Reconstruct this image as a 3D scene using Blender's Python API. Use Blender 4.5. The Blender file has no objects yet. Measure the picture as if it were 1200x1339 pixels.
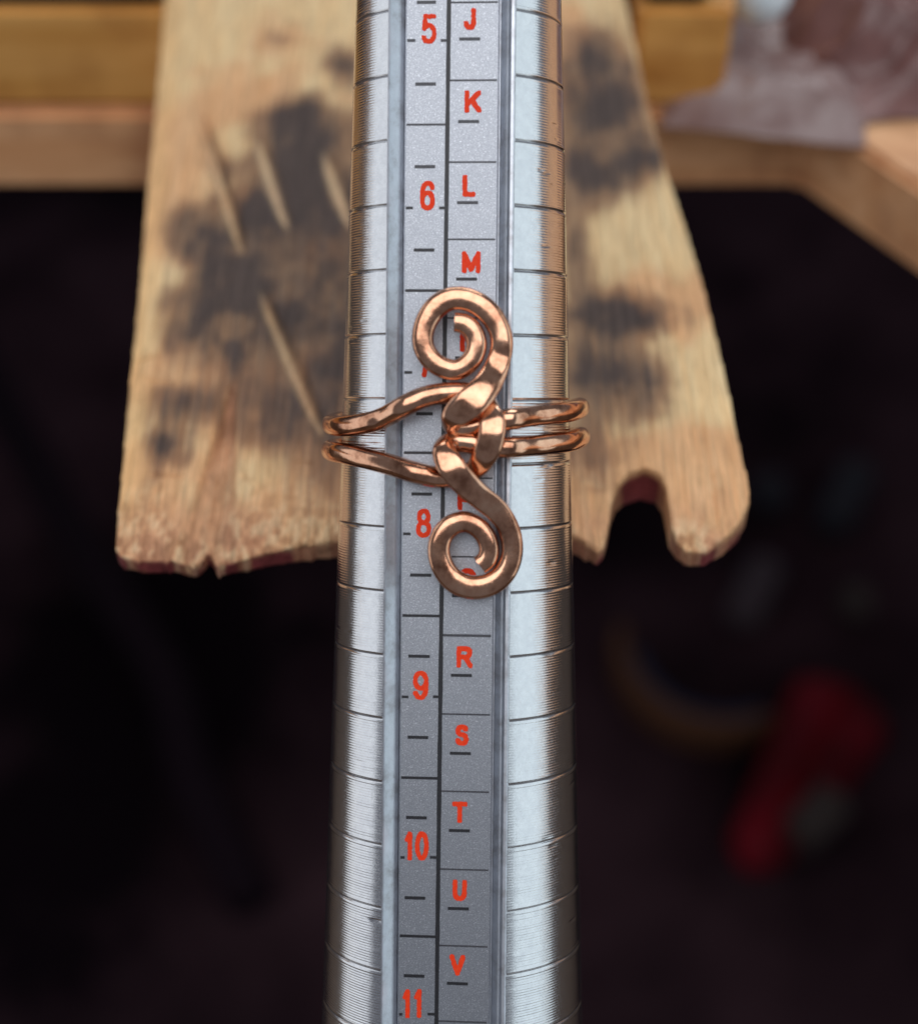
import bpy, bmesh, math, random
import numpy as np
from mathutils import Vector, Matrix

# ------------------------------------------------------------------ camera, light, exposure (1 unit = 1 cm)
SC = bpy.context.scene
COL = SC.collection
R = math.radians
PITCH = R(50)
CAM = Vector((0, -9.0, 11.4))
F = Vector((0, math.cos(PITCH), -math.sin(PITCH)))      # view direction
U = Vector((0, math.sin(PITCH), math.cos(PITCH)))       # picture up
X = Vector((1, 0, 0))
FPX = 2176.0                                            # focal length in photo pixels
cd = bpy.data.cameras.new('camera')
cam = bpy.data.objects.new('camera', cd); COL.objects.link(cam)
cam.matrix_world = Matrix(((1, 0, 0, CAM.x), (0, U.y, -F.y, CAM.y), (0, U.z, -F.z, CAM.z), (0, 0, 0, 1)))
cd.sensor_fit = 'VERTICAL'
cd.lens = 100
cd.sensor_height = 100 * 1339 / FPX
cd.sensor_width = 100 * 1200 / FPX
cd.clip_start = 0.5; cd.clip_end = 1000
cd.dof.use_dof = True
cd.dof.focus_distance = 13.1
cd.dof.aperture_fstop = 0.001 * 100 / 0.35
cd.dof.aperture_blades = 0
SC.camera = cam

w = bpy.data.worlds.new("World"); SC.world = w; w.use_nodes = True
w.node_tree.nodes['Background'].inputs[0].default_value = (0.80, 0.85, 1.0, 1)
w.node_tree.nodes['Background'].inputs[1].default_value = 0.17

def area(name, loc, sx, sy, L, color, target=(0, 0, 0)):
    ld = bpy.data.lights.new(name, 'AREA'); ld.shape = 'RECTANGLE'
    ld.size = sx; ld.size_y = sy; ld.color = color
    ld.energy = L * math.pi * sx * sy
    o = bpy.data.objects.new(name, ld); COL.objects.link(o)
    o.location = loc
    o.rotation_euler = (Vector(target) - Vector(loc)).to_track_quat('-Z', 'Y').to_euler()
    return o
area('window_light', (6, 46, 40), 50, 22, 3.0, (0.95, 0.98, 1.0))
AX = (U * 1.0).normalized()
def side_lamp(name, loc, width, length, L, color):
    o = area(name, loc, width, length, L, color)
    z = Vector(loc).normalized(); yv = (AX - z * AX.dot(z)).normalized(); xv = yv.cross(z)
    o.rotation_euler = Matrix((xv, yv, z)).transposed().to_euler()
side_lamp('right_window_light', (42, -7, 10), 34, 66, .88, (0.80, 0.94, 1.0))
side_lamp('left_window_light', (-44, 7, 4), 30, 66, .80, (0.90, 0.95, 1.0))
area('room_light', (0, -20, 60), 84, 52, 1.95, (0.98, 0.98, 1.0))

vs = SC.view_settings
vs.view_transform = 'Standard'; vs.look = 'None'; vs.exposure = 0; vs.gamma = 1
SC.render.engine = 'CYCLES'
SC.cycles.max_bounces = 8
SC.cycles.use_denoising = True

# ------------------------------------------------------------------ helpers
def ray(px, py):
    return F + X * ((px - 600) / FPX) + U * ((669.5 - py) / FPX)
def at_z(px, py, z):
    d = ray(px, py); return CAM + d * ((z - CAM.z) / d.z)
def at_y(px, py, y):
    d = ray(px, py); return CAM + d * ((y - CAM.y) / d.y)
def at_plane(px, py, p, n):
    d = ray(px, py); return CAM + d * ((p - CAM).dot(n) / d.dot(n))

def link(o, parent=None):
    COL.objects.link(o)
    if parent is not None: o.parent = parent
    return o
def tag(o, label=None, cat=None, group=None, kind=None):
    if label: o['label'] = label
    if cat: o['category'] = cat
    if group: o['group'] = group
    if kind: o['kind'] = kind
    return o
def empty(name, loc):
    o = bpy.data.objects.new(name, None); o.location = loc; o.empty_display_size = .2
    return link(o)
def mesh_obj(name, verts, faces, mat, parent=None, smooth=True, sharp=None):
    me = bpy.data.meshes.new(name)
    me.from_pydata([tuple(v) for v in verts], [], faces); me.update()
    if smooth: me.polygons.foreach_set('use_smooth', [True] * len(me.polygons))
    if sharp: me.set_sharp_from_angle(angle=R(sharp))
    me.materials.append(mat)
    o = bpy.data.objects.new(name, me)
    link(o, parent)
    if parent is not None: o.matrix_parent_inverse = Matrix.Translation(parent.location).inverted()
    return o
def bm_obj(name, bm, mat, parent=None, smooth=True, sharp=40):
    bmesh.ops.recalc_face_normals(bm, faces=bm.faces)
    me = bpy.data.meshes.new(name); bm.to_mesh(me); bm.free()
    if smooth:
        me.polygons.foreach_set('use_smooth', [True] * len(me.polygons))
        me.set_sharp_from_angle(angle=R(sharp))
    me.materials.append(mat)
    o = bpy.data.objects.new(name, me); link(o, parent)
    if parent is not None: o.matrix_parent_inverse = Matrix.Translation(parent.location).inverted()
    return o
def prism(poly, z0, z1, bevel=0.0, seg=2):
    """solid from a list of (x, y), bevelled"""
    bm = bmesh.new()
    vs_ = [bm.verts.new((p[0], p[1], z0)) for p in poly]
    f = bm.faces.new(vs_)
    r = bmesh.ops.extrude_face_region(bm, geom=[f])
    for v in r['geom']:
        if isinstance(v, bmesh.types.BMVert): v.co.z = z1
    bmesh.ops.recalc_face_normals(bm, faces=bm.faces)
    if bevel:
        bmesh.ops.bevel(bm, geom=list(bm.edges), offset=bevel, segments=seg, affect='EDGES')
    return bm

def hash2(ix, iy, seed):
    h = (ix.astype(np.int64) * 374761393 + iy.astype(np.int64) * 668265263 + seed * 974634777) & 0x7fffffff
    h = ((h ^ (h >> 13)) * 1274126177) & 0x7fffffff
    return ((h ^ (h >> 16)) & 0xffff) / 65535.0
def vnoise(x, y, seed=0):
    ix = np.floor(x); iy = np.floor(y); fx = x - ix; fy = y - iy
    fx = fx * fx * (3 - 2 * fx); fy = fy * fy * (3 - 2 * fy)
    a = hash2(ix, iy, seed); b = hash2(ix + 1, iy, seed); c = hash2(ix, iy + 1, seed); d = hash2(ix + 1, iy + 1, seed)
    return (a * (1 - fx) + b * fx) * (1 - fy) + (c * (1 - fx) + d * fx) * fy
def fbm(x, y, seed=0, oct=4):
    s = 0; amp = .5; t = 0
    for k in range(oct):
        s = s + amp * vnoise(x * 2 ** k, y * 2 ** k, seed + k * 17); t += amp; amp *= .5
    return s / t
def sstep(a, b, x):
    t = np.clip((x - a) / (b - a), 0, 1); return t * t * (3 - 2 * t)

# ------------------------------------------------------------------ materials
def mat(name, color=(.5, .5, .5), rough=.5, metal=0.0, spec=.5):
    m = bpy.data.materials.new(name); m.use_nodes = True
    b = m.node_tree.nodes['Principled BSDF']
    b.inputs['Base Color'].default_value = (*color, 1); b.inputs['Roughness'].default_value = rough
    b.inputs['Metallic'].default_value = metal; b.inputs['Specular IOR Level'].default_value = spec
    return m
def N(m, t, **kw):
    n = m.node_tree.nodes.new(t)
    for k, v in kw.items():
        if k in n.inputs: n.inputs[k].default_value = v
        else: setattr(n, k, v)
    return n
def L_(m, a, b): m.node_tree.links.new(a, b)
def bsdf(m): return m.node_tree.nodes['Principled BSDF']
def noise(m, scale, detail=4, rough=.55, stretch=(1, 1, 1), dist=0):
    tc = N(m, 'ShaderNodeTexCoord'); mp = N(m, 'ShaderNodeMapping'); mp.inputs['Scale'].default_value = stretch
    n = N(m, 'ShaderNodeTexNoise'); n.inputs['Scale'].default_value = scale; n.inputs['Detail'].default_value = detail
    n.inputs['Roughness'].default_value = rough; n.inputs['Distortion'].default_value = dist
    L_(m, tc.outputs['Object'], mp.inputs[0]); L_(m, mp.outputs[0], n.inputs['Vector'])
    return n
def ramp(m, src, stops):
    r = N(m, 'ShaderNodeValToRGB'); e = r.color_ramp.elements
    while len(e) < len(stops): e.new(.5)
    for i, (p, c) in enumerate(stops):
        e[i].position = p; e[i].color = (*c, 1) if len(c) == 3 else c
    L_(m, src, r.inputs[0]); return r
def bump(m, src, strength, dist=.01):
    b = N(m, 'ShaderNodeBump'); b.inputs['Strength'].default_value = strength; b.inputs['Distance'].default_value = dist
    L_(m, src, b.inputs['Height']); L_(m, b.outputs[0], bsdf(m).inputs['Normal']); return b
def noisy(name, c0, c1, scale, rough=.5, metal=0, detail=5, stretch=(1, 1, 1), bmp=0, bd=.01, lo=.35, hi=.65):
    m = mat(name, c0, rough, metal); n = noise(m, scale, detail, .6, stretch)
    r = ramp(m, n.outputs['Fac'], [(lo, c0), (hi, c1)]); L_(m, r.outputs[0], bsdf(m).inputs['Base Color'])
    if bmp: bump(m, n.outputs['Fac'], bmp, bd)
    return m

# copper: hammered, lightly tarnished
COPPER = mat('copper', (.9, .5, .33), .2, 1)
n1 = noise(COPPER, 6, 5, .65); n2 = noise(COPPER, 38, 4, .6)
r1 = ramp(COPPER, n1.outputs['Fac'], [(.32, (.38, .17, .10)), (.50, (.76, .40, .25)), (.72, (.93, .56, .37))])
L_(COPPER, r1.outputs[0], bsdf(COPPER).inputs['Base Color'])
rr = ramp(COPPER, n2.outputs['Fac'], [(.3, (.09,) * 3), (.7, (.20,) * 3)]); L_(COPPER, rr.outputs[0], bsdf(COPPER).inputs['Roughness'])
n2b = noise(COPPER, 14, 3, .5); n2c = noise(COPPER, 60, 3, .6, (1, .25, .25)); ad = N(COPPER, 'ShaderNodeMath', operation='MULTIPLY_ADD'); ad.inputs[1].default_value = .12
L_(COPPER, n2c.outputs['Fac'], ad.inputs[0]); L_(COPPER, n2b.outputs['Fac'], ad.inputs[2]); bump(COPPER, ad.outputs[0], .04, .02)

# turned steel of the mandrel
STEEL = mat('turned_steel', (.72, .72, .74), .22, 1)
n3 = noise(STEEL, 14, 4, .6, (1, 1, 1)); r3 = ramp(STEEL, n3.outputs['Fac'], [(.3, (.68, .68, .70)), (.7, (.77, .77, .78))])
L_(STEEL, r3.outputs[0], bsdf(STEEL).inputs['Base Color'])
n4 = noise(STEEL, 60, 3, .6); rr4 = ramp(STEEL, n4.outputs['Fac'], [(.35, (.13,) * 3), (.75, (.26,) * 3)])
L_(STEEL, rr4.outputs[0], bsdf(STEEL).inputs['Roughness']); n4c = noise(STEEL, 110, 1, .5); bump(STEEL, n4c.outputs['Fac'], .035, .004)
# milled wall of the groove
MILLED = mat('milled_steel', (.68, .70, .75), .42, 1)
n4d = noise(MILLED, 5, 5, .7); r4d = ramp(MILLED, n4d.outputs['Fac'], [(.30, (.48, .48, .50)), (.5, (.70, .73, .78)), (.75, (.82, .86, .92))]); L_(MILLED, r4d.outputs[0], bsdf(MILLED).inputs['Base Color'])
n4b = noise(MILLED, 70, 3, .6); bump(MILLED, n4b.outputs['Fac'], .25, .005)
# anodised scale plate with bright specks
PLATE = mat('anodised_plate', (.6, .6, .64), .36, .8)
n5 = noise(PLATE, 130, 2, .6); r5 = ramp(PLATE, n5.outputs['Fac'], [(.35, (.33, .35, .39)), (.58, (.41, .43, .47)), (.72, (.85, .88, .92))])
L_(PLATE, r5.outputs[0], bsdf(PLATE).inputs['Base Color']); bump(PLATE, n5.outputs['Fac'], .35, .004)
RED = noisy('red_print', (1.0, .040, .010), (1.0, .085, .022), 60, .5); bsdf(RED).inputs['Specular IOR Level'].default_value = .15
BLACK = noisy('black_print', (.010, .010, .013), (.03, .03, .035), 90, .4)
GREYMARK = noisy('engraved_mark', (.035, .036, .045), (.09, .09, .10), 120, .4)

# ------------------------------------------------------------------ floor and bench
FLOOR_Z = -60.0
FLOORM = noisy('floor_boards', (.26, .17, .11), (.40, .28, .19), .05, .6, 0, 5, (1, .2, 1))
fl = mesh_obj('floor', [(-250, -200, FLOOR_Z), (250, -200, FLOOR_Z), (250, 250, FLOOR_Z), (-250, 250, FLOOR_Z)], [(0, 1, 2, 3)], FLOORM, smooth=False)
tag(fl, kind='structure')
SHADE_DARK = noisy('shade_dark', (.009, .005, .008), (.11, .058, .070), .045, .9, lo=.42, hi=.75); bsdf(SHADE_DARK).inputs['Specular IOR Level'].default_value = .03
o = bm_obj('shade_sheet', prism([(-48, -35), (48, -35), (48, 150), (-48, 150)], FLOOR_Z + .01, FLOOR_Z + .5, .15), SHADE_DARK)  # added dark sheet, its colour stands in for the shade under the bench
tag(o, 'added dark brownish sheet on the floor standing in for the shade below the bench', 'mat')
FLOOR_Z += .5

BENCHWOOD = noisy('bench_wood', (.74, .36, .16), (.88, .50, .26), 1.2, .55, 0, 6, (.25, 3, 3), .2, .02)
BOARDWOOD = noisy('golden_wood', (.70, .33, .075), (.90, .49, .15), 1.0, .5, 0, 6, (.25, 3, 3), .2, .02)
BT = -1.6                                                # bench top height
c0 = at_z(1030, 150, BT); yb = at_z(600, 147, BT).y
def stain(m, col, scale, amt):
    n = noise(m, scale, 4, .6); r = ramp(m, n.outputs['Fac'], [(.46, (1, 1, 1)), (.68, col)]); b_ = bsdf(m).inputs['Base Color']; src = b_.links[0].from_socket
    mx = N(m, 'ShaderNodeMix', data_type='RGBA', blend_type='MULTIPLY'); mx.inputs[0].default_value = amt
    L_(m, src, mx.inputs[6]); L_(m, r.outputs[0], mx.inputs[7]); L_(m, mx.outputs[2], b_)
stain(BENCHWOOD, (.45, .30, .24), .55, .8); stain(BOARDWOOD, (.55, .40, .30), .5, .7)
k1 = at_z(1067, 178, BT); k1.y = yb
k2 = at_z(1290, 305, BT)
bench = prism([(-70, yb), (k1.x, yb), (k2.x, k2.y), (k2.x + 25, k2.y - 16), (70, k2.y - 16), (70, 60), (-70, 60)], BT - 1.25, BT, .10)
o = bm_obj('workbench', bench, BENCHWOOD)
tag(o, 'pinkish brown wooden bench edge crossing behind the bench pin and turning diagonally at right', 'workbench')
# golden boards either side of the pin
lb = at_y(212, 70, yb + .10); rb = at_y(838, 70, yb + .10); re = at_y(952, 70, yb + .10)
pL = at_z(202, 130, 0).x - .05; pR = at_z(847, 135, 0).x + .05          # sides of the pin where it meets the boards
z1 = at_y(600, 12, yb + .10).z
o = bm_obj('wooden_board', prism([(-40, yb + .10), (pL, yb + .10), (pL, yb + 5), (-40, yb + 5)], BT + .02, z1, .08), BOARDWOOD)
tag(o, 'long golden wooden board lying on the bench left of the bench pin', 'board')
o = bm_obj('wooden_board.001', prism([(pR, yb + .10), (re.x, yb + .10), (re.x + .5, yb + 5), (pR, yb + 5)], BT + .02, z1, .08), BOARDWOOD)
tag(o, 'short golden wooden board between the bench pin and the mauve sheet', 'board')
DARKBOX = noisy('dark_plastic', (.012, .009, .014), (.03, .02, .035), 2, .5)
o = bm_obj('tool_tray', prism([(-40, yb + .13), (pL - .02, yb + .13), (pL - .02, yb + 4), (-40, yb + 4)], z1 + .01, z1 + 1.4, .12), DARKBOX)
tag(o, 'dark tray standing on the left golden board at the top edge', 'tray')
o = bm_obj('tool_case', prism([(pR + .02, yb + .13), (re.x - .25, yb + .15), (re.x - .25, yb + 4), (pR + .02, yb + 4)], z1 + .01, z1 + 1.2, .12), DARKBOX)
tag(o, 'dark purplish case standing on the short golden board', 'case')

# crumpled mauve sheet on the right of the bench
def crumpled(name, cx, cy, sx, sy, z, amp, seed, m, nx=90, ny=70, rot=0):
    g = np.stack(np.meshgrid(np.linspace(-1, 1, nx), np.linspace(-1, 1, ny)), -1).reshape(-1, 2)
    x = g[:, 0] * sx; y = g[:, 1] * sy
    n = fbm(x * 1.3 + 9, y * 1.3 + 4, seed, 4); rdg = 1 - np.abs(2 * fbm(x * .5 + 3, y * .5, seed + 5, 3) - 1)
    e = np.clip(1 - np.maximum(np.abs(g[:, 0]), np.abs(g[:, 1])) ** 4, 0, 1)
    h = amp * (n * .9 + rdg * .7 - .35) * e
    wob = .2 * (fbm(x * .6, y * .6, seed + 9, 3) - .5)
    c, s = math.cos(rot), math.sin(rot)
    X1 = x * (1 + wob); Y1 = y * (1 + wob)
    P = np.stack([cx + X1 * c - Y1 * s, cy + X1 * s + Y1 * c, z + np.maximum(h, .02)], -1)
    nv = nx * ny
    P2 = P.copy(); P2[:, 2] -= .015
    V = np.concatenate([P, P2])
    Fs = []
    for j in range(ny - 1):
        for i in range(nx - 1):
            a = j * nx + i
            Fs.append((a, a + 1, a + nx + 1, a + nx)); Fs.append((nv + a, nv + a + nx, nv + a + nx + 1, nv + a + 1))
    return mesh_obj(name, V, Fs, m)
MAUVE = noisy('mauve_sheet', (.22, .13, .12), (.40, .31, .30), .6, .3)
MAROON = noisy('maroon_sheet', (.10, .034, .030), (.24, .12, .11), .9, .3)
ms = at_z(1000, 95, BT + .3); ms2 = at_z(1165, 60, BT + .4)
o = crumpled('crumpled_sheet', ms.x + .25, ms.y + .95, 1.3, 2.0, BT + .03, .5, 3, MAUVE, rot=-.18)
tag(o, 'crumpled mauve grey sheet lying on the bench beside the short golden board', 'sheet')
o = crumpled('crumpled_sheet.001', ms2.x + 1.1, ms2.y + 1.1, 2.4, 2.1, BT + .06, 1.3, 8, MAROON, rot=.08)
tag(o, 'crumpled maroon brown sheet at the upper right corner of the bench', 'sheet')
PALE = mat('pale_glaze', (.72, .82, .88), .15)
bm = bmesh.new(); bmesh.ops.create_uvsphere(bm, u_segments=32, v_segments=20, radius=.52)
pc = at_y(992, -8, yb + .95)
for v in bm.verts:
    v.co.z = v.co.z * .9; v.co.x *= .8
    v.co += Vector((pc.x, pc.y, pc.z + .12))
o = bm_obj('pale_knob', bm, PALE); tag(o, 'pale blue white rounded knob at the top edge beside the mauve sheet', 'knob')

# ------------------------------------------------------------------ bench pin: worn, scorched wood
def P0z(px, py, z=0.0):
    p = at_z(px, py, z); return (p.x, p.y)
left = [(215, 0), (205, 120), (193, 240), (182, 380), (168, 520), (157, 640), (150, 712)]
front = [(158, 722), (190, 727), (225, 726), (243, 732), (258, 731), (266, 722), (270, 708), (275, 719), (283, 732), (302, 728), (335, 719),
         (370, 712), (405, 706), (450, 702), (560, 700), (700, 700), (752, 698), (772, 708), (782, 716), (790, 708), (795, 688), (800, 655), (808, 632),
         (822, 618), (842, 610), (862, 617), (871, 634), (875, 660), (878, 688), (886, 703), (902, 715), (925, 715), (950, 700), (968, 680)]
right = [(980, 655), (977, 625), (968, 590), (950, 500), (938, 450), (921, 380), (897, 300), (872, 225), (848, 140), (818, 0)]
top_l = P0z(*left[0]); top_r = P0z(*right[-1])
poly = [(top_l[0] + .15, top_l[1] + 4)] + [P0z(*p) for p in left + front + right] + [(top_r[0] - .15, top_r[1] + 4)]
bm = prism(poly, -1, 0)
tmp = bpy.data.meshes.new('pin_tmp'); bmesh.ops.triangulate(bm, faces=bm.faces); bm.to_mesh(tmp); bm.free()
for v in tmp.vertices:
    if v.co.z < -.5: v.co.z = -(.24 + np.clip(v.co.y, 0, 6.5) / 6.5 * 1.34)
to = bpy.data.objects.new('pin_tmp', tmp); COL.objects.link(to)
md = to.modifiers.new('r', 'REMESH'); md.mode = 'VOXEL'; md.voxel_size = .024; md.use_smooth_shade = True
dg = bpy.context.evaluated_depsgraph_get()
pin_me = bpy.data.meshes.new_from_object(to.evaluated_get(dg))
bpy.data.objects.remove(to)
nv = len(pin_me.vertices)
co = np.empty(nv * 3); pin_me.vertices.foreach_get('co', co); co = co.reshape(-1, 3)
nrm = np.empty(nv * 3); pin_me.vertices.foreach_get('normal', nrm); nrm = nrm.reshape(-1, 3)
x, y, z = co[:, 0].copy(), co[:, 1].copy(), co[:, 2].copy()
topm = sstep(-.09, -.01, z)
def seg_dist(px0, py0, px1, py1):
    a = np.array(P0z(px0, py0)); b = np.array(P0z(px1, py1)); d = b - a; Ln = np.hypot(*d); d = d / Ln
    rx, ry = x - a[0], y - a[1]
    t = (rx * d[0] + ry * d[1]) / Ln
    lat = -rx * d[1] + ry * d[0]
    return t, lat
dz = np.zeros(nv)
grain = fbm(x * 26 + 3 * fbm(x * 2, y * .5, 5), y * 1.6, 11, 3) - .5
dz += .020 * grain + .05 * (fbm(x * 1.1, y * .9, 21, 3) - .5)
pale = np.zeros(nv); dark_flank = np.zeros(nv)
# file cuts: (x0,y0,x1,y1,width,depth)
for (a, b, c, d, wd, dp) in [(262, 145, 318, 330, .07, .15), (342, 380, 424, 570, .066, .14), (338, 180, 378, 300, .075, .08), (425, 195, 462, 300, .08, .09),
                             (300, 498, 275, 715, .05, .06), (190, 618, 240, 622, .02, .05), (185, 496, 240, 503, .02, .05), (178, 476, 205, 462, .02, .05),
                             (310, 617, 345, 640, .02, .03), (385, 605, 412, 607, .02, .03), (932, 610, 938, 690, .015, .05), (180, 552, 225, 585, .008, .02)]:
    t, lat = seg_dist(a, b, c, d)
    prof = np.clip(np.minimum(t, 1 - t) * 6 + .15, 0, 1) * ((t > -.02) & (t < 1.02))
    wv = wd * (.55 + .45 * np.clip(np.sin(np.clip(t, 0, 1) * math.pi), 0, 1))
    k = np.exp(-(lat / wv) ** 2) * prof
    dz -= dp * k
    if dp >= .07: dark_flank = np.maximum(dark_flank, np.exp(-((lat - wv * .75) / (wv * .45)) ** 2) * prof)  # darker line along the right flank of the deeper cuts
    if dp >= .07: pale = np.maximum(pale, np.exp(-((lat + wv * .4) / (wv * .75)) ** 2) * prof)
# splintered wedge by the split
t, lat = seg_dist(270, 722, 306, 500)
wedge = ((t > -.1) & (t < 1)) * np.clip(1 - np.abs(lat) / (.30 * np.clip(1.02 - t, 0, 1.1) + .01), 0, 1)
dz -= .10 * sstep(0, .5, wedge) * (.6 + .8 * fbm(x * 12, y * 5, 31, 3))
# worn, chewed front edge
fy = np.clip((.75 - y) / .75, 0, 1)
dz -= topm * (.16 * fy ** 2 * fbm(x * 2.2, y * 2.2, 41, 3) + .07 * fy * (fbm(x * 7, y * 7, 51, 3) - .45))
f2 = np.clip((1.15 - y) / 1.15, 0, 1) * sstep(.35, .6, fbm(x * 1.7, y * 1.7, 65, 3) + .25 * fy)
chew = fbm(x * 17 + 2 * fbm(x * 5, y * 5, 62, 2), y * 11, 61, 3) - .5
dz += .075 * chew * f2
co[:, 2] += dz * topm
side = (1 - topm)
co[:, 1] += side * (nrm[:, 1] < -.4) * (.035 * (fbm(x * 9, z * 9, 71, 3) - .5) - .02 * (vnoise(x * 16, z * .5, 72) > .86))
pin_me.vertices.foreach_set('co', co.ravel()); pin_me.update()
# wood colour: pale timber, rubbed orange, scorched and dirty patches with the mandrel's shadow painted in
lin = lambda c: np.array([((v / 255) / 12.92 if v / 255 <= .04045 else ((v / 255 + .055) / 1.055) ** 2.4) for v in c])
g2 = fbm(x * 30 + 4 * fbm(x * 1.5, y * .4, 6), y * 1.3, 12, 4)[:, None]
big = fbm(x * .9, y * .9, 81, 4)[:, None]
colr = lin((236, 190, 132)) * (1 - g2) + lin((255, 234, 188)) * g2
ora = sstep(.42, .62, big); colr = colr * (1 - .5 * ora) + .5 * ora * lin((226, 152, 104))
scorch_shade = np.zeros(nv)
eL = np.interp(-y, [-9, -5, 0], [np.array(P0z(215, 0))[0], np.array(P0z(196, 215))[0], np.array(P0z(150, 712))[0]])
edge = sstep(.32, .08, x - eL + .12 * (fbm(x * 0 + 3, y * 2.5, 131, 3) - .5))
wx = x + .35 * (fbm(x * 1.6, y * 1.6, 91, 4) - .5) + .1 * (fbm(x * 8, y * 3, 92, 3) - .5)
wy = y + .7 * (fbm(x * 1.6, y * 1.2, 95, 4) - .5) + .14 * (fbm(x * 14, y * 1.0, 96, 3) - .5)
for (a, b, rx, ry, s) in [(400, 330, 90, 190, .5), (300, 420, 120, 120, .25), (440, 560, 50, 120, .45), (790, 480, 80, 110, .35), (360, 320, 120, 75, .35), (410, 300, 60, 130, .4), (800, 140, 60, 110, .5), (330, 305, 90, 48, .85), (245, 288, 45, 26, .75), (400, 250, 70, 70, .9), (425, 350, 60, 50, .95), (350, 380, 85, 40, .9), (430, 450, 55, 70, .85),  # large blobs left of the mandrel: scorching plus its painted shadow
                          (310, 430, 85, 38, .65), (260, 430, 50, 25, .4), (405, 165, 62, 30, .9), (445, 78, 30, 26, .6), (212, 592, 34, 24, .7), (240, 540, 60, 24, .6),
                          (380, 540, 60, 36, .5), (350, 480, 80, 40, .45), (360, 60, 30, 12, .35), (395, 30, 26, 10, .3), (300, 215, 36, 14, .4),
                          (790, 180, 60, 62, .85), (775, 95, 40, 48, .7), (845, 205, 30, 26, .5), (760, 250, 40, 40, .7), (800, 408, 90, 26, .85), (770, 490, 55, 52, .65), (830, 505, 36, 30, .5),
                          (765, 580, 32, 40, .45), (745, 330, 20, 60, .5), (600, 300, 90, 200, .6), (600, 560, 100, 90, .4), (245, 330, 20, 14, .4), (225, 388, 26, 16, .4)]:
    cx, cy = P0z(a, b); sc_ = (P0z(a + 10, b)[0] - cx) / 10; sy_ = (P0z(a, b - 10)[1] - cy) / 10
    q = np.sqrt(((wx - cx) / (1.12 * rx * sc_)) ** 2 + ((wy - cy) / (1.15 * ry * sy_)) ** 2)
    scorch_shade = 1 - (1 - scorch_shade) * (1 - s * (1 - sstep(.0, 1.55, q)))
scorch_shade = np.maximum(scorch_shade, .8 * dark_flank) * (.78 + .5 * fbm(x * 22, y * 1.6, 101, 3))
scorch_shade = np.clip(np.clip(scorch_shade * 1.18, 0, 1) * (1 - .85 * pale) * (1 - .7 * edge), 0, 1)[:, None]
burn_shade = lin((46, 41, 46)) * (1 - g2) + lin((92, 77, 72)) * g2
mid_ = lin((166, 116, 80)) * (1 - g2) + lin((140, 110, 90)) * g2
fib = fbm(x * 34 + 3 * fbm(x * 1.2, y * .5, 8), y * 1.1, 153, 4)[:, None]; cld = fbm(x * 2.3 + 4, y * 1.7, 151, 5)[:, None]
sc2 = np.clip(scorch_shade * (.66 + .46 * sstep(.25, .75, cld)) + .6 * (fib - .5) * np.clip(scorch_shade * 2.5, 0, 1) * (1.3 - scorch_shade), 0, 1)
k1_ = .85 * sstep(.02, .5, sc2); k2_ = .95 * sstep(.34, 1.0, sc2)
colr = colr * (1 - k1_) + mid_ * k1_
colr = colr * (1 - k2_) + burn_shade * k2_
colr = colr * (1 - .62 * pale[:, None]) + .62 * pale[:, None] * lin((236, 212, 180))
colr = colr * (1 - .6 * edge[:, None]) + .6 * edge[:, None] * lin((244, 196, 136))
fr_ = (sstep(.95, .1, y) * .5 * sstep(.4, .7, fbm(x * 2.2, y * 2.2, 111, 3)))[:, None]
colr = colr * (1 - fr_) + fr_ * lin((214, 150, 122))
wd_ = np.clip(sstep(0, .4, wedge) * .6, 0, 1)[:, None]
colr = colr * (1 - wd_) + wd_ * (lin((214, 160, 128)) * (.55 + .6 * fbm(x * 14, y * 9, 33, 3)[:, None]))
fl2 = (f2 * sstep(-.02, .16, chew))[:, None]; colr = colr * (1 - .6 * fl2) + .6 * fl2 * lin((250, 228, 186))
fl3 = (f2 * sstep(.04, -.16, chew))[:, None]; colr = colr * (1 - .6 * fl3) + .6 * fl3 * lin((140, 92, 66))
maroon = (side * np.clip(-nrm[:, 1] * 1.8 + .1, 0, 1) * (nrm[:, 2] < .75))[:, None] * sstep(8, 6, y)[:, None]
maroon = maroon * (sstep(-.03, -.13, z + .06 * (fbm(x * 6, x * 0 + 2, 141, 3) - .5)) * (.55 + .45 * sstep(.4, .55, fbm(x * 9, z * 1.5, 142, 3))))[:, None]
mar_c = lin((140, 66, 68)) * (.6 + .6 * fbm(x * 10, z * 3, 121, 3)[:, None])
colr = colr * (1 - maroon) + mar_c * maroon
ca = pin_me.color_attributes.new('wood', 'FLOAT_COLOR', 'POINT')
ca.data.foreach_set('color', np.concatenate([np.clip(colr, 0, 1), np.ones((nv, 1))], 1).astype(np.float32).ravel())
PIN = mat('scorched_wood', (.5, .35, .2), .6, 0, .35)
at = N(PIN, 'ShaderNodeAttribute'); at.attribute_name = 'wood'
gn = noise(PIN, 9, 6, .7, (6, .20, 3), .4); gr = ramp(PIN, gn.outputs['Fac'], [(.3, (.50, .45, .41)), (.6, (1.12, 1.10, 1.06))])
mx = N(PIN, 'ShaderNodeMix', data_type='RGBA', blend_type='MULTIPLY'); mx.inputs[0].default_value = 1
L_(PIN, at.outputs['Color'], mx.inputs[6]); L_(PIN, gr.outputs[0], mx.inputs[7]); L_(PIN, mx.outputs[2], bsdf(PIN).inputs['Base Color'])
bump(PIN, gn.outputs['Fac'], .5, .03)
pin_me.materials.clear(); pin_me.materials.append(PIN)
pin_me.polygons.foreach_set('use_smooth', [True] * len(pin_me.polygons))
pin = bpy.data.objects.new('bench_pin', pin_me); link(pin)
tag(pin, 'scorched pale wooden bench pin with notch, split and file cuts under the mandrel', 'bench pin')

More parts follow.
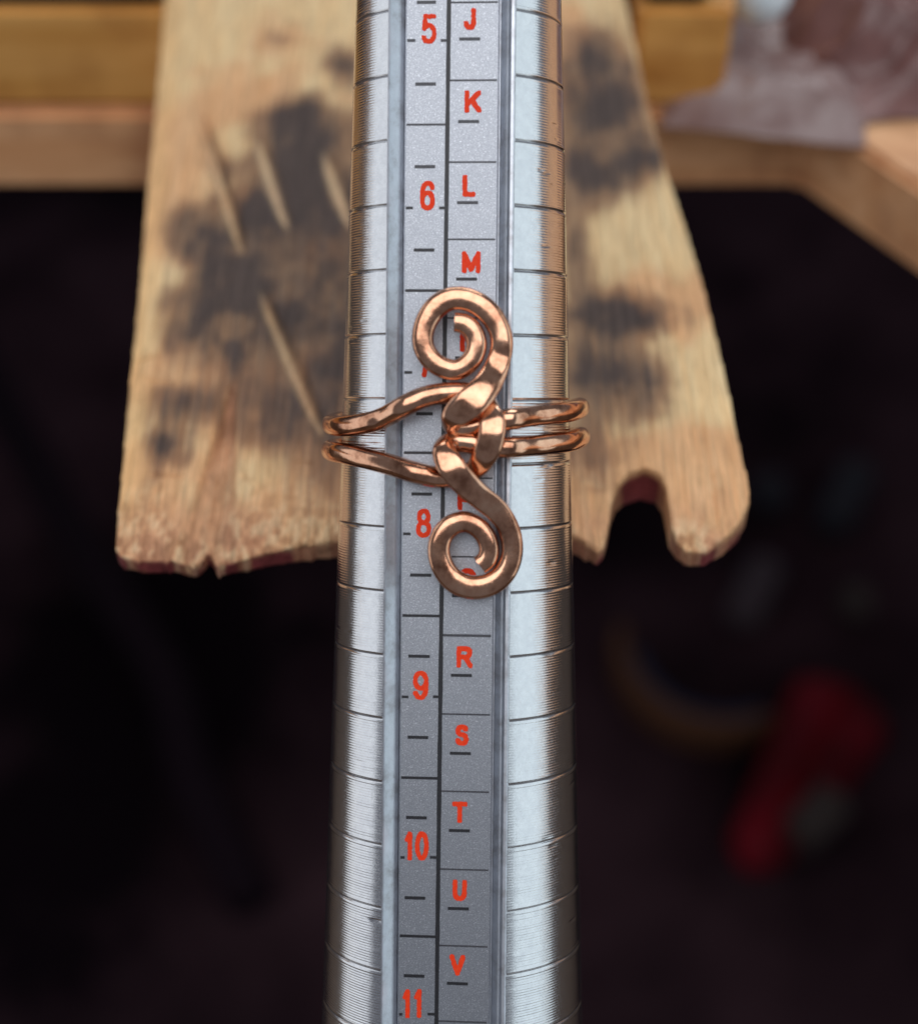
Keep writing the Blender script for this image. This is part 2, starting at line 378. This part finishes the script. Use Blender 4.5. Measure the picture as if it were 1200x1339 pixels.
# ------------------------------------------------------------------ ring mandrel
TAU = R(4.0)
A = (U * math.cos(TAU) - F * math.sin(TAU) + X * .0067).normalized()     # axis, towards the thin end
FRONT = (-F * math.cos(TAU) - U * math.sin(TAU)); FRONT = (FRONT - A * FRONT.dot(A)).normalized()
XH = A.cross(FRONT).normalized()
if XH.x < 0: XH = -XH
P0 = CAM + ray(596, 575) * 13.5
def RAD(s): return .925 - .0316 * s
GROT = R(-4.2)                                                           # the groove is turned a little to the left
GF = FRONT * math.cos(GROT) + XH * math.sin(GROT)
GX = XH * math.cos(GROT) - FRONT * math.sin(GROT)
GW, PW = .485, .357                                                      # half widths of groove and plate
def chord(s): return math.sqrt(RAD(s) ** 2 - GW ** 2)
def on_h(px, py, h): return at_plane(px, py, P0 + FRONT * h, FRONT)
def s_of(p): return (p - P0).dot(A)

mandrel = empty('ring_mandrel', P0 - A * 8)
tag(mandrel, 'ridged steel ring mandrel with numbers and letters standing over the bench pin', 'ring mandrel')
# rows along the axis: fine lathe ridges, deeper size lines
s_line0 = s_of(on_h(690, 523, .80)); line_step = .4915
PER = .0205
rng = np.random.RandomState(4)
rows = [-9.0, -8.0]
S = np.arange(-5.6, 4.7, PER / 4)
n_r = int((S[-1] - S[0]) / PER) + 2
amp = .0010 * (.75 + .5 * rng.rand(n_r)); 
phase = (S - S[0]) / PER
rid = amp[np.floor(phase).astype(int)] * np.cos(phase * 2 * math.pi)
kline = (S - s_line0) / line_step; dl = np.abs(kline - np.round(kline)) * line_step
lined = -.0085 * np.exp(-(dl / .0085) ** 2) + .0015 * np.exp(-((dl - .022) / .008) ** 2)
inl = np.exp(-(dl / .014) ** 4); rid = rid * (1 - inl)
rs = np.concatenate([[-9.2, -9.0, -5.65], S, [4.75, 7.6, 7.8]])
ro = np.concatenate([[-.1, 0, 0], rid + lined, [0, 0, -.1]])
NPH = 128
V = []; 
for s, off in zip(rs, ro):
    r0 = RAD(s) + off
    ph0 = math.asin(GW / r0)
    c = P0 + A * s
    ph = ph0 + (2 * math.pi - 2 * ph0) * np.linspace(0, 1, NPH)
    sn, cs = np.sin(ph) * r0, np.cos(ph) * r0
    V.append(np.array(c)[None] + sn[:, None] * np.array(GX)[None] + cs[:, None] * np.array(GF)[None])
V = np.concatenate(V); nr = len(rs)
# nicks and dents from use
for _ in range(70):
    j0 = rng.randint(8, nr - 8); i0 = rng.choice([rng.randint(1, 34), NPH - 1 - rng.randint(1, 34)]); ln = rng.randint(2, 9); wd = rng.randint(1, 3); dp = .003 + .006 * rng.rand()
    c = P0 + A * rs[j0]
    for jj in range(max(0, j0 - ln), min(nr, j0 + ln + 1)):
        for ii in range(max(0, i0 - wd), min(NPH, i0 + wd + 1)):
            k = dp * math.exp(-((jj - j0) / (ln * .5)) ** 2 - ((ii - i0) / (wd * .6)) ** 2)
            p = V[jj * NPH + ii]; ax = np.array(P0 + A * rs[jj]); r_ = p - ax; V[jj * NPH + ii] = p - r_ / np.linalg.norm(r_) * k
Fs = [(j * NPH + i, (j + 1) * NPH + i, (j + 1) * NPH + i + 1, j * NPH + i + 1) for j in range(nr - 1) for i in range(NPH - 1)]
Fs += [tuple(range(NPH)), tuple((nr - 1) * NPH + i for i in range(NPH - 1, -1, -1))]
shaft = mesh_obj('shaft', V, Fs, STEEL, mandrel)
GROOVE = mat('dark_line', (.20, .19, .20), .4, 1)                         # grime in the engraved size lines
shaft.data.materials.append(GROOVE)
dark_row = np.zeros(nr - 1, int); dark_row[3:3 + len(S) - 1] = (np.maximum(dl[:-1], dl[1:]) < .0062)
shaft.data.polygons.foreach_set('material_index', np.concatenate([np.repeat(dark_row, NPH - 1), [0, 0]]).astype(np.int32))
# groove: milled sloping walls and floor
def wall_strip(name, prof, m, s0=-9.2, s1=7.8, step=.05):
    """prof(s) -> list of (x, h) in the groove frame"""
    ss = np.arange(s0, s1 + .001, step); vv = []; ff = []
    for s in ss:
        pr = prof(s); n = len(pr)
        for (a, b) in pr: vv.append(P0 + A * s + GX * a + GF * b)
    for j in range(len(ss) - 1):
        for i in range(n - 1):
            a = j * n + i; ff.append((a, a + 1, a + n + 1, a + n))
    return mesh_obj(name, vv, ff, m, mandrel, True, 25)
wall_strip('groove', lambda s: [(-GW - .002, chord(s) - .003), (-GW + .012, chord(s) + .002), (-GW + .022, chord(s) - .012), (-.372, chord(s) - .088), (-.365, chord(s) - .12), (.365, chord(s) - .12),
                                (.372, chord(s) - .098), (.428, chord(s) - .055), (.44, chord(s) - .02), (.452, chord(s) + .004), (GW - .012, chord(s) + .006), (GW + .002, chord(s) - .003)], MILLED)
# plate
PT = -.05
def pl_prof(s):
    h = chord(s) + PT
    return [(-PW, h - .09), (-PW, h - .008), (-PW + .008, h), (PW - .008, h), (PW, h - .008), (PW, h - .09)]
plate = wall_strip('scale_plate', pl_prof, PLATE)
# plate plane (close to flat over the visible length)
q0 = P0 + A * (-4.5) + GF * (chord(-4.5) + PT); q1 = P0 + A * 3.8 + GF * (chord(3.8) + PT)
PA = (q1 - q0).normalized(); PN = GX.cross(PA).normalized()
if PN.dot(GF) < 0: PN = -PN
def on_plate(px, py):
    p = at_plane(px, py, q0, PN); s = s_of(p); gx = (p - P0).dot(GX)
    return gx, s
def plate_pt(gx, s, up=0): return P0 + A * s + GX * gx + GF * (chord(s) + PT + up)
def sub(name, verts, faces, m):
    o = mesh_obj(name, verts, faces, m, None, False)
    o.parent = plate; o.matrix_parent_inverse = Matrix.Translation(mandrel.location).inverted() @ Matrix.Identity(4)
    o.matrix_parent_inverse = Matrix.Identity(4)
    return o
def strip(name, px0, px1, py, hpx, m, up=.0035):
    """a printed bar on the plate, px0..px1 wide and hpx high"""
    g0, s0 = on_plate(px0, py); g1, s1 = on_plate(px1, py); s = (s0 + s1) / 2; hh = hpx / 170 / 2
    if g1 > PW - .01: g1 = PW - .012
    if g0 < -PW + .01: g0 = -PW + .012
    vv = [plate_pt(g, ss, u) for u in (-.01, up) for g, ss in ((g0, s - hh), (g1, s - hh), (g1, s + hh), (g0, s + hh))]
    return sub(name, vv, [(4, 5, 6, 7), (0, 1, 5, 4), (1, 2, 6, 5), (2, 3, 7, 6), (3, 0, 4, 7)], m)
for a, b, yy in [(545, 570, 3), (543, 570, 110), (542, 569, 218), (541, 568, 327), (540, 567, 434), (544, 566, 541), (538, 565, 646), (536, 564, 752), (534, 562, 858), (533, 560, 964), (531, 558, 1069), (529, 556, 1174), (528, 555, 1276)]:
    strip('tick_mark', a, b, yy, 4.2, GREYMARK if yy < 230 else BLACK)
for yy, xl, xr in [(53, 534, 584), (272, 531, 582), (487, 530, 580), (698, 528, 578), (911, 525, 574), (1121, 520, 570), (1326, 517, 567)]:
    strip('tick_mark', xl - 3, xl + 9, yy, 3.6, GREYMARK if yy < 230 else BLACK)
    strip('tick_mark', xr - 8, xr + 1, yy, 3.6, GREYMARK if yy < 230 else BLACK)
for yy in [163, 380, 592, 805, 1017, 1224]:
    t = yy / 1339; strip('divider_line', 533 - 18 * t, 585 - 17 * t, yy, 3.6 if yy > 200 else 2.6, BLACK if yy > 200 else GREYMARK)
for yy in [3, 105, 212, 313, 416, 520, 625, 728, 831, 934, 1035, 1137, 1237, 1336]:
    t = yy / 1339; strip('divider_line', 589 - 17 * t, 651 - 15 * t, yy, 2.2 if yy != 831 else 3.4, GREYMARK)
for yy in [51, 159, 265, 365, 468, 572, 676, 779, 883, 985, 1086, 1188, 1286]:
    t = yy / 1339; strip('tick_mark', 601 - 17.5 * t, 628.5 - 17.5 * t, yy, 4, GREYMARK if yy < 300 else BLACK)
# centre line, one long strip
vv = []; ff = []
pys = np.arange(-500, 1701, 20)
for k, yy in enumerate(pys):
    t = yy / 1339; g, s = on_plate(587 - 16.5 * t, yy)
    wv = .0165 + .0035 * (random.Random(k).random() - .5)
    for sg, u in ((-1, -.01), (-1, .005), (1, .005), (1, -.01)): vv.append(plate_pt(g + sg * wv, s, u))
for k in range(len(pys) - 1):
    a = 4 * k
    for i in range(3): ff.append((a + i, a + i + 1, a + i + 5, a + i + 4))
sub('centre_line', vv, ff, BLACK)
# red numerals and letters: strokes merged into one outline, with the ragged edge of rubbed-in paint
def arc(cx, cy, rx, ry, a0, a1, n=14):
    return [(cx + rx * math.cos(R(a0 + (a1 - a0) * k / n)), cy + ry * math.sin(R(a0 + (a1 - a0) * k / n))) for k in range(n + 1)]
GLY = {   # unit box 0..1 wide, 0..1 high (centre lines of the strokes)
    '0': [arc(.5, .5, .5, .5, 0, 360, 28)], '1': [[(.62, 0), (.62, 1)], [(.62, 1), (.15, .76)]],
    '5': [[(.92, 1), (.16, 1), (.06, .52)], [(.06, .52), (.3, .62)] , arc(.46, .32, .52, .32, 120, -150, 20)],
    '6': [arc(.5, .31, .48, .31, 0, 360, 24), [(.02, .33)] + arc(.52, .62, .5, .38, 180, 30, 14)],
    '7': [[(0, 1), (1, 1), (.62, .5), (.4, 0)]],
    '8': [arc(.5, .76, .42, .24, 0, 360, 20), arc(.5, .27, .5, .27, 0, 360, 22)],
    '9': [arc(.5, .69, .48, .31, 0, 360, 24), [(.98, .67)] + arc(.48, .38, .5, .38, 0, -150, 14)],
    'J': [[(.85, 1), (.85, .28)] + arc(.43, .28, .42, .28, 0, -175, 12)], 'K': [[(.05, 0), (.05, 1)], [(.95, 1), (.1, .38)], [(.38, .6), (1, 0)]],
    'L': [[(.05, 1), (.05, 0), (1, 0)]], 'M': [[(.04, 0), (.04, 1), (.5, .08), (.96, 1), (.96, 0)]], 'N': [[(.05, 0), (.05, 1), (.95, 0), (.95, 1)]],
    'O': [arc(.5, .5, .5, .5, 0, 360, 28)], 'P': [[(.05, 0), (.05, 1), (.6, 1)] + arc(.62, .74, .36, .26, 90, -90, 10) + [(.05, .48)]],
    'Q': [arc(.5, .5, .5, .5, 0, 360, 28), [(.58, .25), (1, -.04)]], 'R': [[(.05, 0), (.05, 1), (.6, 1)] + arc(.62, .75, .34, .25, 90, -90, 10) + [(.05, .5)], [(.55, .5), (1, 0)]],
    'S': [arc(.5, .76, .42, .24, 25, 250, 14) + arc(.5, .26, .45, .26, 75, -160, 14)],
    'T': [[(0, 1), (1, 1)], [(.5, 1), (.5, 0)]], 'U': [[(.05, 1), (.05, .34)] + arc(.5, .34, .45, .34, 180, 360, 14) + [(.95, 1)]], 'V': [[(0, 1), (.5, .03), (1, 1)]]}
def glyph(name, ch, px, py, hpx, wpx, stroke, m=RED, seed=0):
    hw = stroke / 2; W, H = wpx - stroke, hpx - stroke; cell = .55
    gx = np.arange(-wpx / 2 - 1.6, wpx / 2 + 1.7, cell); gy = np.arange(-hpx / 2 - 3, hpx / 2 + 1.7, cell)
    xx, yy = np.meshgrid(gx, gy); d = np.full(xx.shape, 1e9)
    for st in GLY[ch]:
        p = [((q[0] - .5) * W, (q[1] - .5) * H) for q in st]
        for (x0, y0), (x1, y1) in zip(p[:-1], p[1:]):
            dx, dy = x1 - x0, y1 - y0; t = np.clip(((xx - x0) * dx + (yy - y0) * dy) / (dx * dx + dy * dy + 1e-9), 0, 1)
            ex, ey = np.abs(xx - x0 - t * dx), np.abs(yy - y0 - t * dy)
            d = np.minimum(d, (ex ** 3 + ey ** 3) ** (1 / 3))
    f = hw - d + (2.0 if ch in 'J5' and py < 100 else 1.4) * (fbm(xx * .55 + seed * 7.3, yy * .55, 7 + seed, 2) - .5)
    g0, s0 = on_plate(px, py); vv = []; ff = []; idx = {}
    def vid(a, b):
        k = (round(a, 4), round(b, 4))
        if k not in idx: idx[k] = len(vv); vv.append(plate_pt(g0 + a / 170, s0 + b / 168, .004))
        return idx[k]
    ny, nx = f.shape
    for j in range(ny - 1):
        for i in range(nx - 1):
            q = [(gx[i], gy[j], f[j, i]), (gx[i + 1], gy[j], f[j, i + 1]), (gx[i + 1], gy[j + 1], f[j + 1, i + 1]), (gx[i], gy[j + 1], f[j + 1, i])]
            if max(c[2] for c in q) <= 0: continue
            out = []
            for k in range(4):
                a, b = q[k], q[(k + 1) % 4]
                if a[2] > 0: out.append(vid(a[0], a[1]))
                if (a[2] > 0) != (b[2] > 0):
                    t = a[2] / (a[2] - b[2]); out.append(vid(a[0] + (b[0] - a[0]) * t, a[1] + (b[1] - a[1]) * t))
            out = list(dict.fromkeys(out))
            if len(out) > 2: ff.append(out)
    return sub(name, vv, ff, m)
k = 0
for ch, px, py, wd in [('5', 561, 38, 19), ('6', 559, 256, 19), ('7', 556, 474, 19), ('8', 554, 684, 19), ('9', 550, 896, 20), ('1', 535, 1106, 13), ('0', 551.5, 1106, 17), ('1', 532, 1312, 13), ('1', 547, 1312, 13)]:
    k += 1; glyph('numeral', ch, px, py, 38, wd + 1, 6.0, seed=k)
for ch, px, py, wd in [('J', 615, 25, 17), ('K', 618, 133, 22), ('L', 613, 243, 17), ('M', 616, 343, 25), ('N', 612, 446, 22), ('O', 609, 549, 23), ('P', 608, 653, 20), ('Q', 611, 757, 24),
                       ('R', 607, 859, 21), ('S', 604, 961, 18), ('T', 601, 1062, 19), ('U', 601, 1164, 19), ('V', 598, 1262, 20)]:
    k += 1; glyph('letter', ch, px, py, 28, wd + 1, 6.3, seed=k)

# ------------------------------------------------------------------ copper wire ring
def catmull(pts, n=14):
    """pts: arrays with any number of columns"""
    P = np.array(pts, float); P = np.vstack([2 * P[0] - P[1], P, 2 * P[-1] - P[-2]]); out = []
    for i in range(1, len(P) - 2):
        p0, p1, p2, p3 = P[i - 1], P[i], P[i + 1], P[i + 2]
        for k in range(n):
            t = k / n
            out.append(.5 * ((2 * p1) + (-p0 + p2) * t + (2 * p0 - 5 * p1 + 4 * p2 - p3) * t * t + (-p0 + 3 * p1 - 3 * p2 + p3) * t ** 3))
    out.append(P[-2]); return np.array(out)
def smooth(Q, it):
    for _ in range(it): Q[1:-1] = .25 * Q[:-2] + .5 * Q[1:-1] + .25 * Q[2:]
    return Q
def sweep(name, ctrl, parent, seg=28, nsub=14, sm=12, seed=0):
    """ctrl rows: point, normal, half width, half thickness, flatness 0..1"""
    rowsC = [(*p, *nv_, a, b, f) for (p, nv_, a, b, f) in ctrl]
    Q = smooth(catmull(rowsC, nsub), sm); n = len(Q); vv = []
    rg = np.random.RandomState(seed)
    wob = smooth(rg.randn(n), 30) * .02
    prev = None
    for i in range(n):
        p = Q[i, :3]; T = Q[min(i + 1, n - 1), :3] - Q[max(i - 1, 0), :3]; T /= np.linalg.norm(T)
        nn = Q[i, 3:6]; nn = nn - T * nn.dot(T)
        ln = np.linalg.norm(nn)
        if ln < .25 and prev is not None: nn = prev - T * prev.dot(T)
        nn = nn / np.linalg.norm(nn); prev = nn
        B = np.cross(T, nn)
        a, b, f = Q[i, 6] * (1 + wob[i]), Q[i, 7] * (1 + .6 * wob[i]), np.clip(Q[i, 8], 0, 1)
        e = 2 / (2 + 2.4 * f)
        for k in range(seg):
            th = 2 * math.pi * k / seg; c, s = math.cos(th), math.sin(th)
            vv.append(p + B * a * math.copysign(abs(c) ** e, c) + nn * b * math.copysign(abs(s) ** e, s))
    ff = [(i * seg + k, i * seg + (k + 1) % seg, (i + 1) * seg + (k + 1) % seg, (i + 1) * seg + k) for i in range(n - 1) for k in range(seg)]
    ff += [tuple(range(seg - 1, -1, -1)), tuple((n - 1) * seg + k for k in range(seg))]
    return mesh_obj(name, vv, ff, COPPER, parent, True, 55)
WR = .081                                                                # wire radius
def fl_(px, py, h, wpx, th=.055, f=.7):
    """a flattened point facing the viewer; wpx = visible width in photo pixels"""
    p = on_h(px, py, h); return (p, FRONT, wpx * 1.13 / 2 / (FPX / 12.5), th * 1.12, f)
def rd(px, py, h, f=.1, r=WR):
    p = on_h(px, py, h); gx = (p - P0).dot(XH)
    nv_ = (XH * gx + FRONT * h).normalized(); return (p, nv_, r, r, f)
def cyl(phi_deg, s, gap=.004, r=WR):
    ph = R(phi_deg); nv_ = XH * math.sin(ph) + FRONT * math.cos(ph)
    return (P0 + A * s + nv_ * (RAD(s) + r + gap), nv_, r, r, .1)

ring = empty('wire_ring', P0)
tag(ring, 'copper wire ring with two hammered spiral scrolls around the steel mandrel', 'ring')
# upper scroll, from its inner end outwards, down the arm, under and off to the right
up = [(594, 421.5, 1.0, 22), (607, 423.5, 1.0, 24), (618.5, 434, 1.0, 24), (623, 450, 1.0, 24), (618, 468, 1.0, 24), (606, 480, 1.0, 24), (591, 484, 1.0, 24.5), (570, 476, 1.0, 24.5), (556.5, 460, 1.0, 25), (552.5, 441, 1.0, 25),
      (558, 419, 1.0, 26), (572, 400, 1.0, 27), (593, 390, 1.0, 27), (618, 394, 1.0, 27), (640, 410, 1.0, 27), (653, 432, 1.0, 26), (656, 451, 1.0, 26), (653, 468, 1.01, 27), (646.5, 486, 1.04, 29),
      (635, 506, 1.12, 33), (617, 525, 1.17, 36), (601, 538, 1.155, 34)]
c = [fl_(px, py, h, w_, .062 if k < 17 else .047, .36 if k < 17 else .85) for k, (px, py, h, w_) in enumerate(up)]
c += [fl_(592.5, 546, 1.11, 28, .065, .4), (on_h(591, 554, 1.02), (FRONT * .6 - XH * .8).normalized(), WR * .95, WR * .95, .1), rd(600, 559, .985), rd(616, 558, .985), rd(630, 555, .985), rd(643, 552.5, .985)]
sweep('scroll', c, ring, seed=1)
lo = [(627, 739, 1.0, 23), (636, 731, 1.0, 24), (639.5, 717, 1.0, 24), (634, 700, 1.0, 24), (622, 687.5, 1.0, 24.5), (606.5, 682, 1.0, 25), (590, 687, 1.0, 25.5), (577.5, 701, 1.0, 26), (573.5, 719, 1.0, 26.5), (577.5, 738, 1.0, 27),
      (589, 755.5, 1.0, 28), (606, 766, 1.0, 28), (625, 768, 1.0, 28), (645, 762, 1.0, 27), (660, 748.5, 1.0, 26), (668.5, 729, 1.0, 25.5), (669, 708, 1.0, 25.5), (662.5, 686, 1.01, 26), (648, 666, 1.04, 27.5), (628, 650, 1.08, 29),
      (611, 635, 1.13, 31), (596.5, 619, 1.165, 32), (586, 604, 1.155, 31)]
c = [fl_(px, py, h, w_, .062 if k < 18 else .047, .36 if k < 18 else .85) for k, (px, py, h, w_) in enumerate(lo)]
c += [fl_(580.5, 592, 1.10, 27, .066, .4), (on_h(584, 582.5, 1.03), (FRONT * .8 - XH * .6).normalized(), WR, WR, .1), rd(597, 577.5, .99), rd(614, 579, .985), rd(630, 582, .985), rd(642, 584.3, .985)]
sweep('scroll', c, ring, seed=2)
# loop woven through the scrolls, fed by the two wires from the left
c = [rd(604, 513, .99), rd(612, 514.5, .988), rd(621, 518.5, .985), rd(634, 528, 1.01, .3), fl_(640.5, 541, 1.095, 27, .06, .6), fl_(643.5, 553, 1.15, 31, .052, .85), fl_(642.5, 569, 1.165, 31, .052, .85),
     fl_(638, 585, 1.15, 31, .052, .85), fl_(631, 599, 1.10, 29, .056, .7), fl_(623, 611, 1.02, 25, .065, .3), rd(611, 619, .965), rd(600, 622, .965), rd(590, 623.5, .965)]
sweep('woven_loop', c, ring, seed=3)
# the two band wires round the back of the mandrel
def side_s(px, py): return s_of(on_h(px, py, 0))
def band(lp, rp, sl, sr, seed):
    lc = [rd(*p) if len(p) == 3 else cyl(*p) for p in lp]
    mid = [cyl(ph, sl + (sr - sl) * (-ph - 90) / 180) for ph in range(-90, -271, -20)]
    rc = [rd(*p) for p in rp]
    sweep('band_wire', lc + mid + rc, ring, seed=seed)
def surf(px, py):
    h = .9
    for _ in range(12):
        p = on_h(px, py, h); gx = (p - P0).dot(XH); s = s_of(p); h = math.sqrt(max((RAD(s) + WR + .004) ** 2 - gx * gx, .01))
    return (px, py, h)
band([(612, 514.5, .988), (600, 513, .99), (577, 514.5, .995), (552, 520, .99), (527, 532, .985), surf(504, 545), surf(485, 552), surf(463, 556), surf(443, 557)],
     [surf(745, 538), surf(720, 541), surf(695, 544), (670, 547.5, .985), (650, 551, .985), (640, 553, .985)], side_s(424, 554.5), side_s(767, 533), 5)
band([(602, 621.5, .965), (592, 623.3, .965), (580, 624, .97), (568, 623.5, .975), (543, 618, .985), surf(510, 607.5), surf(477, 599), surf(452, 593), surf(440, 591.5)],
     [surf(745, 577), surf(720, 580), surf(695, 583), (670, 585, .985), (648, 585, .985), (638, 584, .985)], side_s(424, 588), side_s(767, 571), 6)

# ------------------------------------------------------------------ dim things below the bench
def tube(name, pts, rad, m, parent=None, seg=18):
    P = catmull(pts, 8); n = len(P); vv = []
    for i in range(n):
        T = P[min(i + 1, n - 1)] - P[max(i - 1, 0)]; T /= np.linalg.norm(T)
        a = np.cross(T, (0, 0, 1.0)); a /= np.linalg.norm(a) + 1e-9; b = np.cross(a, T)
        r = rad(i / (n - 1)) if callable(rad) else rad
        for k in range(seg):
            th = 2 * math.pi * k / seg; vv.append(P[i] + a * r * math.cos(th) + b * r * math.sin(th))
    ff = [(i * seg + k, i * seg + (k + 1) % seg, (i + 1) * seg + (k + 1) % seg, (i + 1) * seg + k) for i in range(n - 1) for k in range(seg)]
    ff += [tuple(range(seg - 1, -1, -1)), tuple((n - 1) * seg + k for k in range(seg))]
    return mesh_obj(name, vv, ff, m, parent, True, 50)
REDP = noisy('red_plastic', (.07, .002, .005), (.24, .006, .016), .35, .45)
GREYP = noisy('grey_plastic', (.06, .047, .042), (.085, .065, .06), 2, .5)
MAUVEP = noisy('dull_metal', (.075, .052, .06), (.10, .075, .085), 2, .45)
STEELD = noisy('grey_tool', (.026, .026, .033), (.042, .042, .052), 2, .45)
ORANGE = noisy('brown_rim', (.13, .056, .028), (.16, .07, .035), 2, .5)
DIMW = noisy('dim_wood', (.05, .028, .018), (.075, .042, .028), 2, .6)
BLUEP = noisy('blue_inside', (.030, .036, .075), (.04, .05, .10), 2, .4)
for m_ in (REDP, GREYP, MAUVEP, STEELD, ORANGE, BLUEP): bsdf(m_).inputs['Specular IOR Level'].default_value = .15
zf = FLOOR_Z; K = 1.82                               # floor is far below the bench
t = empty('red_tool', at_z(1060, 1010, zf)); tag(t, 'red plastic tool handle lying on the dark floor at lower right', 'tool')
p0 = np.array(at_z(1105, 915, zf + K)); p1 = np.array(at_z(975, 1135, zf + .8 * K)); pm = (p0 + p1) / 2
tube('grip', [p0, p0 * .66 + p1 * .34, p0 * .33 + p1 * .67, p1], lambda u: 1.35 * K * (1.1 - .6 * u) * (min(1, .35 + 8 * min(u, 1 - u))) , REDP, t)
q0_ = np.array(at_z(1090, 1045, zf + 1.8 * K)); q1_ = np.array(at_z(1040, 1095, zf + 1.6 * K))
tube('grip_highlight', [q0_, (q0_ + q1_) / 2, q1_], .55 * K, GREYP, t)  # grey bar modelled in place of the highlight on the grip
t = empty('lit_rim_arc', at_z(930, 850, zf)); tag(t, 'lit arc of a round brown rim with blue inside, lying on the dark sheet', 'strip')  # only the lit part of the rim is shaped, its dark part is left out
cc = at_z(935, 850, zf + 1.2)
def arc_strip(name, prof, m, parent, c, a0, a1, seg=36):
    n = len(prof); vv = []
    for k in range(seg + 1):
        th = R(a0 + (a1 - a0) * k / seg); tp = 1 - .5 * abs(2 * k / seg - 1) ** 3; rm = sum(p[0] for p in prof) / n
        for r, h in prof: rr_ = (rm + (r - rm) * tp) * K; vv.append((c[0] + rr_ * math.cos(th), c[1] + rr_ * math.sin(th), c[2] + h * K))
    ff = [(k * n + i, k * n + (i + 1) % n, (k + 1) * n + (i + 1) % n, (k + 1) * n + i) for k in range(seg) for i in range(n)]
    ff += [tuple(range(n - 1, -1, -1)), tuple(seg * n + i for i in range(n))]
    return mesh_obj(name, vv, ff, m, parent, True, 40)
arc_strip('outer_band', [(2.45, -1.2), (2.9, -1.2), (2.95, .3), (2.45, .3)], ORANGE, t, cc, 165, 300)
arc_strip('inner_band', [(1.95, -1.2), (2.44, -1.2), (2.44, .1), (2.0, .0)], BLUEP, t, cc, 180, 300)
for nm, a, b, r, m, lb in [('metal_rod', (965, 815), (1005, 735), .55, MAUVEP, 'short mauve metal rod lying beside the lit rim arc'),
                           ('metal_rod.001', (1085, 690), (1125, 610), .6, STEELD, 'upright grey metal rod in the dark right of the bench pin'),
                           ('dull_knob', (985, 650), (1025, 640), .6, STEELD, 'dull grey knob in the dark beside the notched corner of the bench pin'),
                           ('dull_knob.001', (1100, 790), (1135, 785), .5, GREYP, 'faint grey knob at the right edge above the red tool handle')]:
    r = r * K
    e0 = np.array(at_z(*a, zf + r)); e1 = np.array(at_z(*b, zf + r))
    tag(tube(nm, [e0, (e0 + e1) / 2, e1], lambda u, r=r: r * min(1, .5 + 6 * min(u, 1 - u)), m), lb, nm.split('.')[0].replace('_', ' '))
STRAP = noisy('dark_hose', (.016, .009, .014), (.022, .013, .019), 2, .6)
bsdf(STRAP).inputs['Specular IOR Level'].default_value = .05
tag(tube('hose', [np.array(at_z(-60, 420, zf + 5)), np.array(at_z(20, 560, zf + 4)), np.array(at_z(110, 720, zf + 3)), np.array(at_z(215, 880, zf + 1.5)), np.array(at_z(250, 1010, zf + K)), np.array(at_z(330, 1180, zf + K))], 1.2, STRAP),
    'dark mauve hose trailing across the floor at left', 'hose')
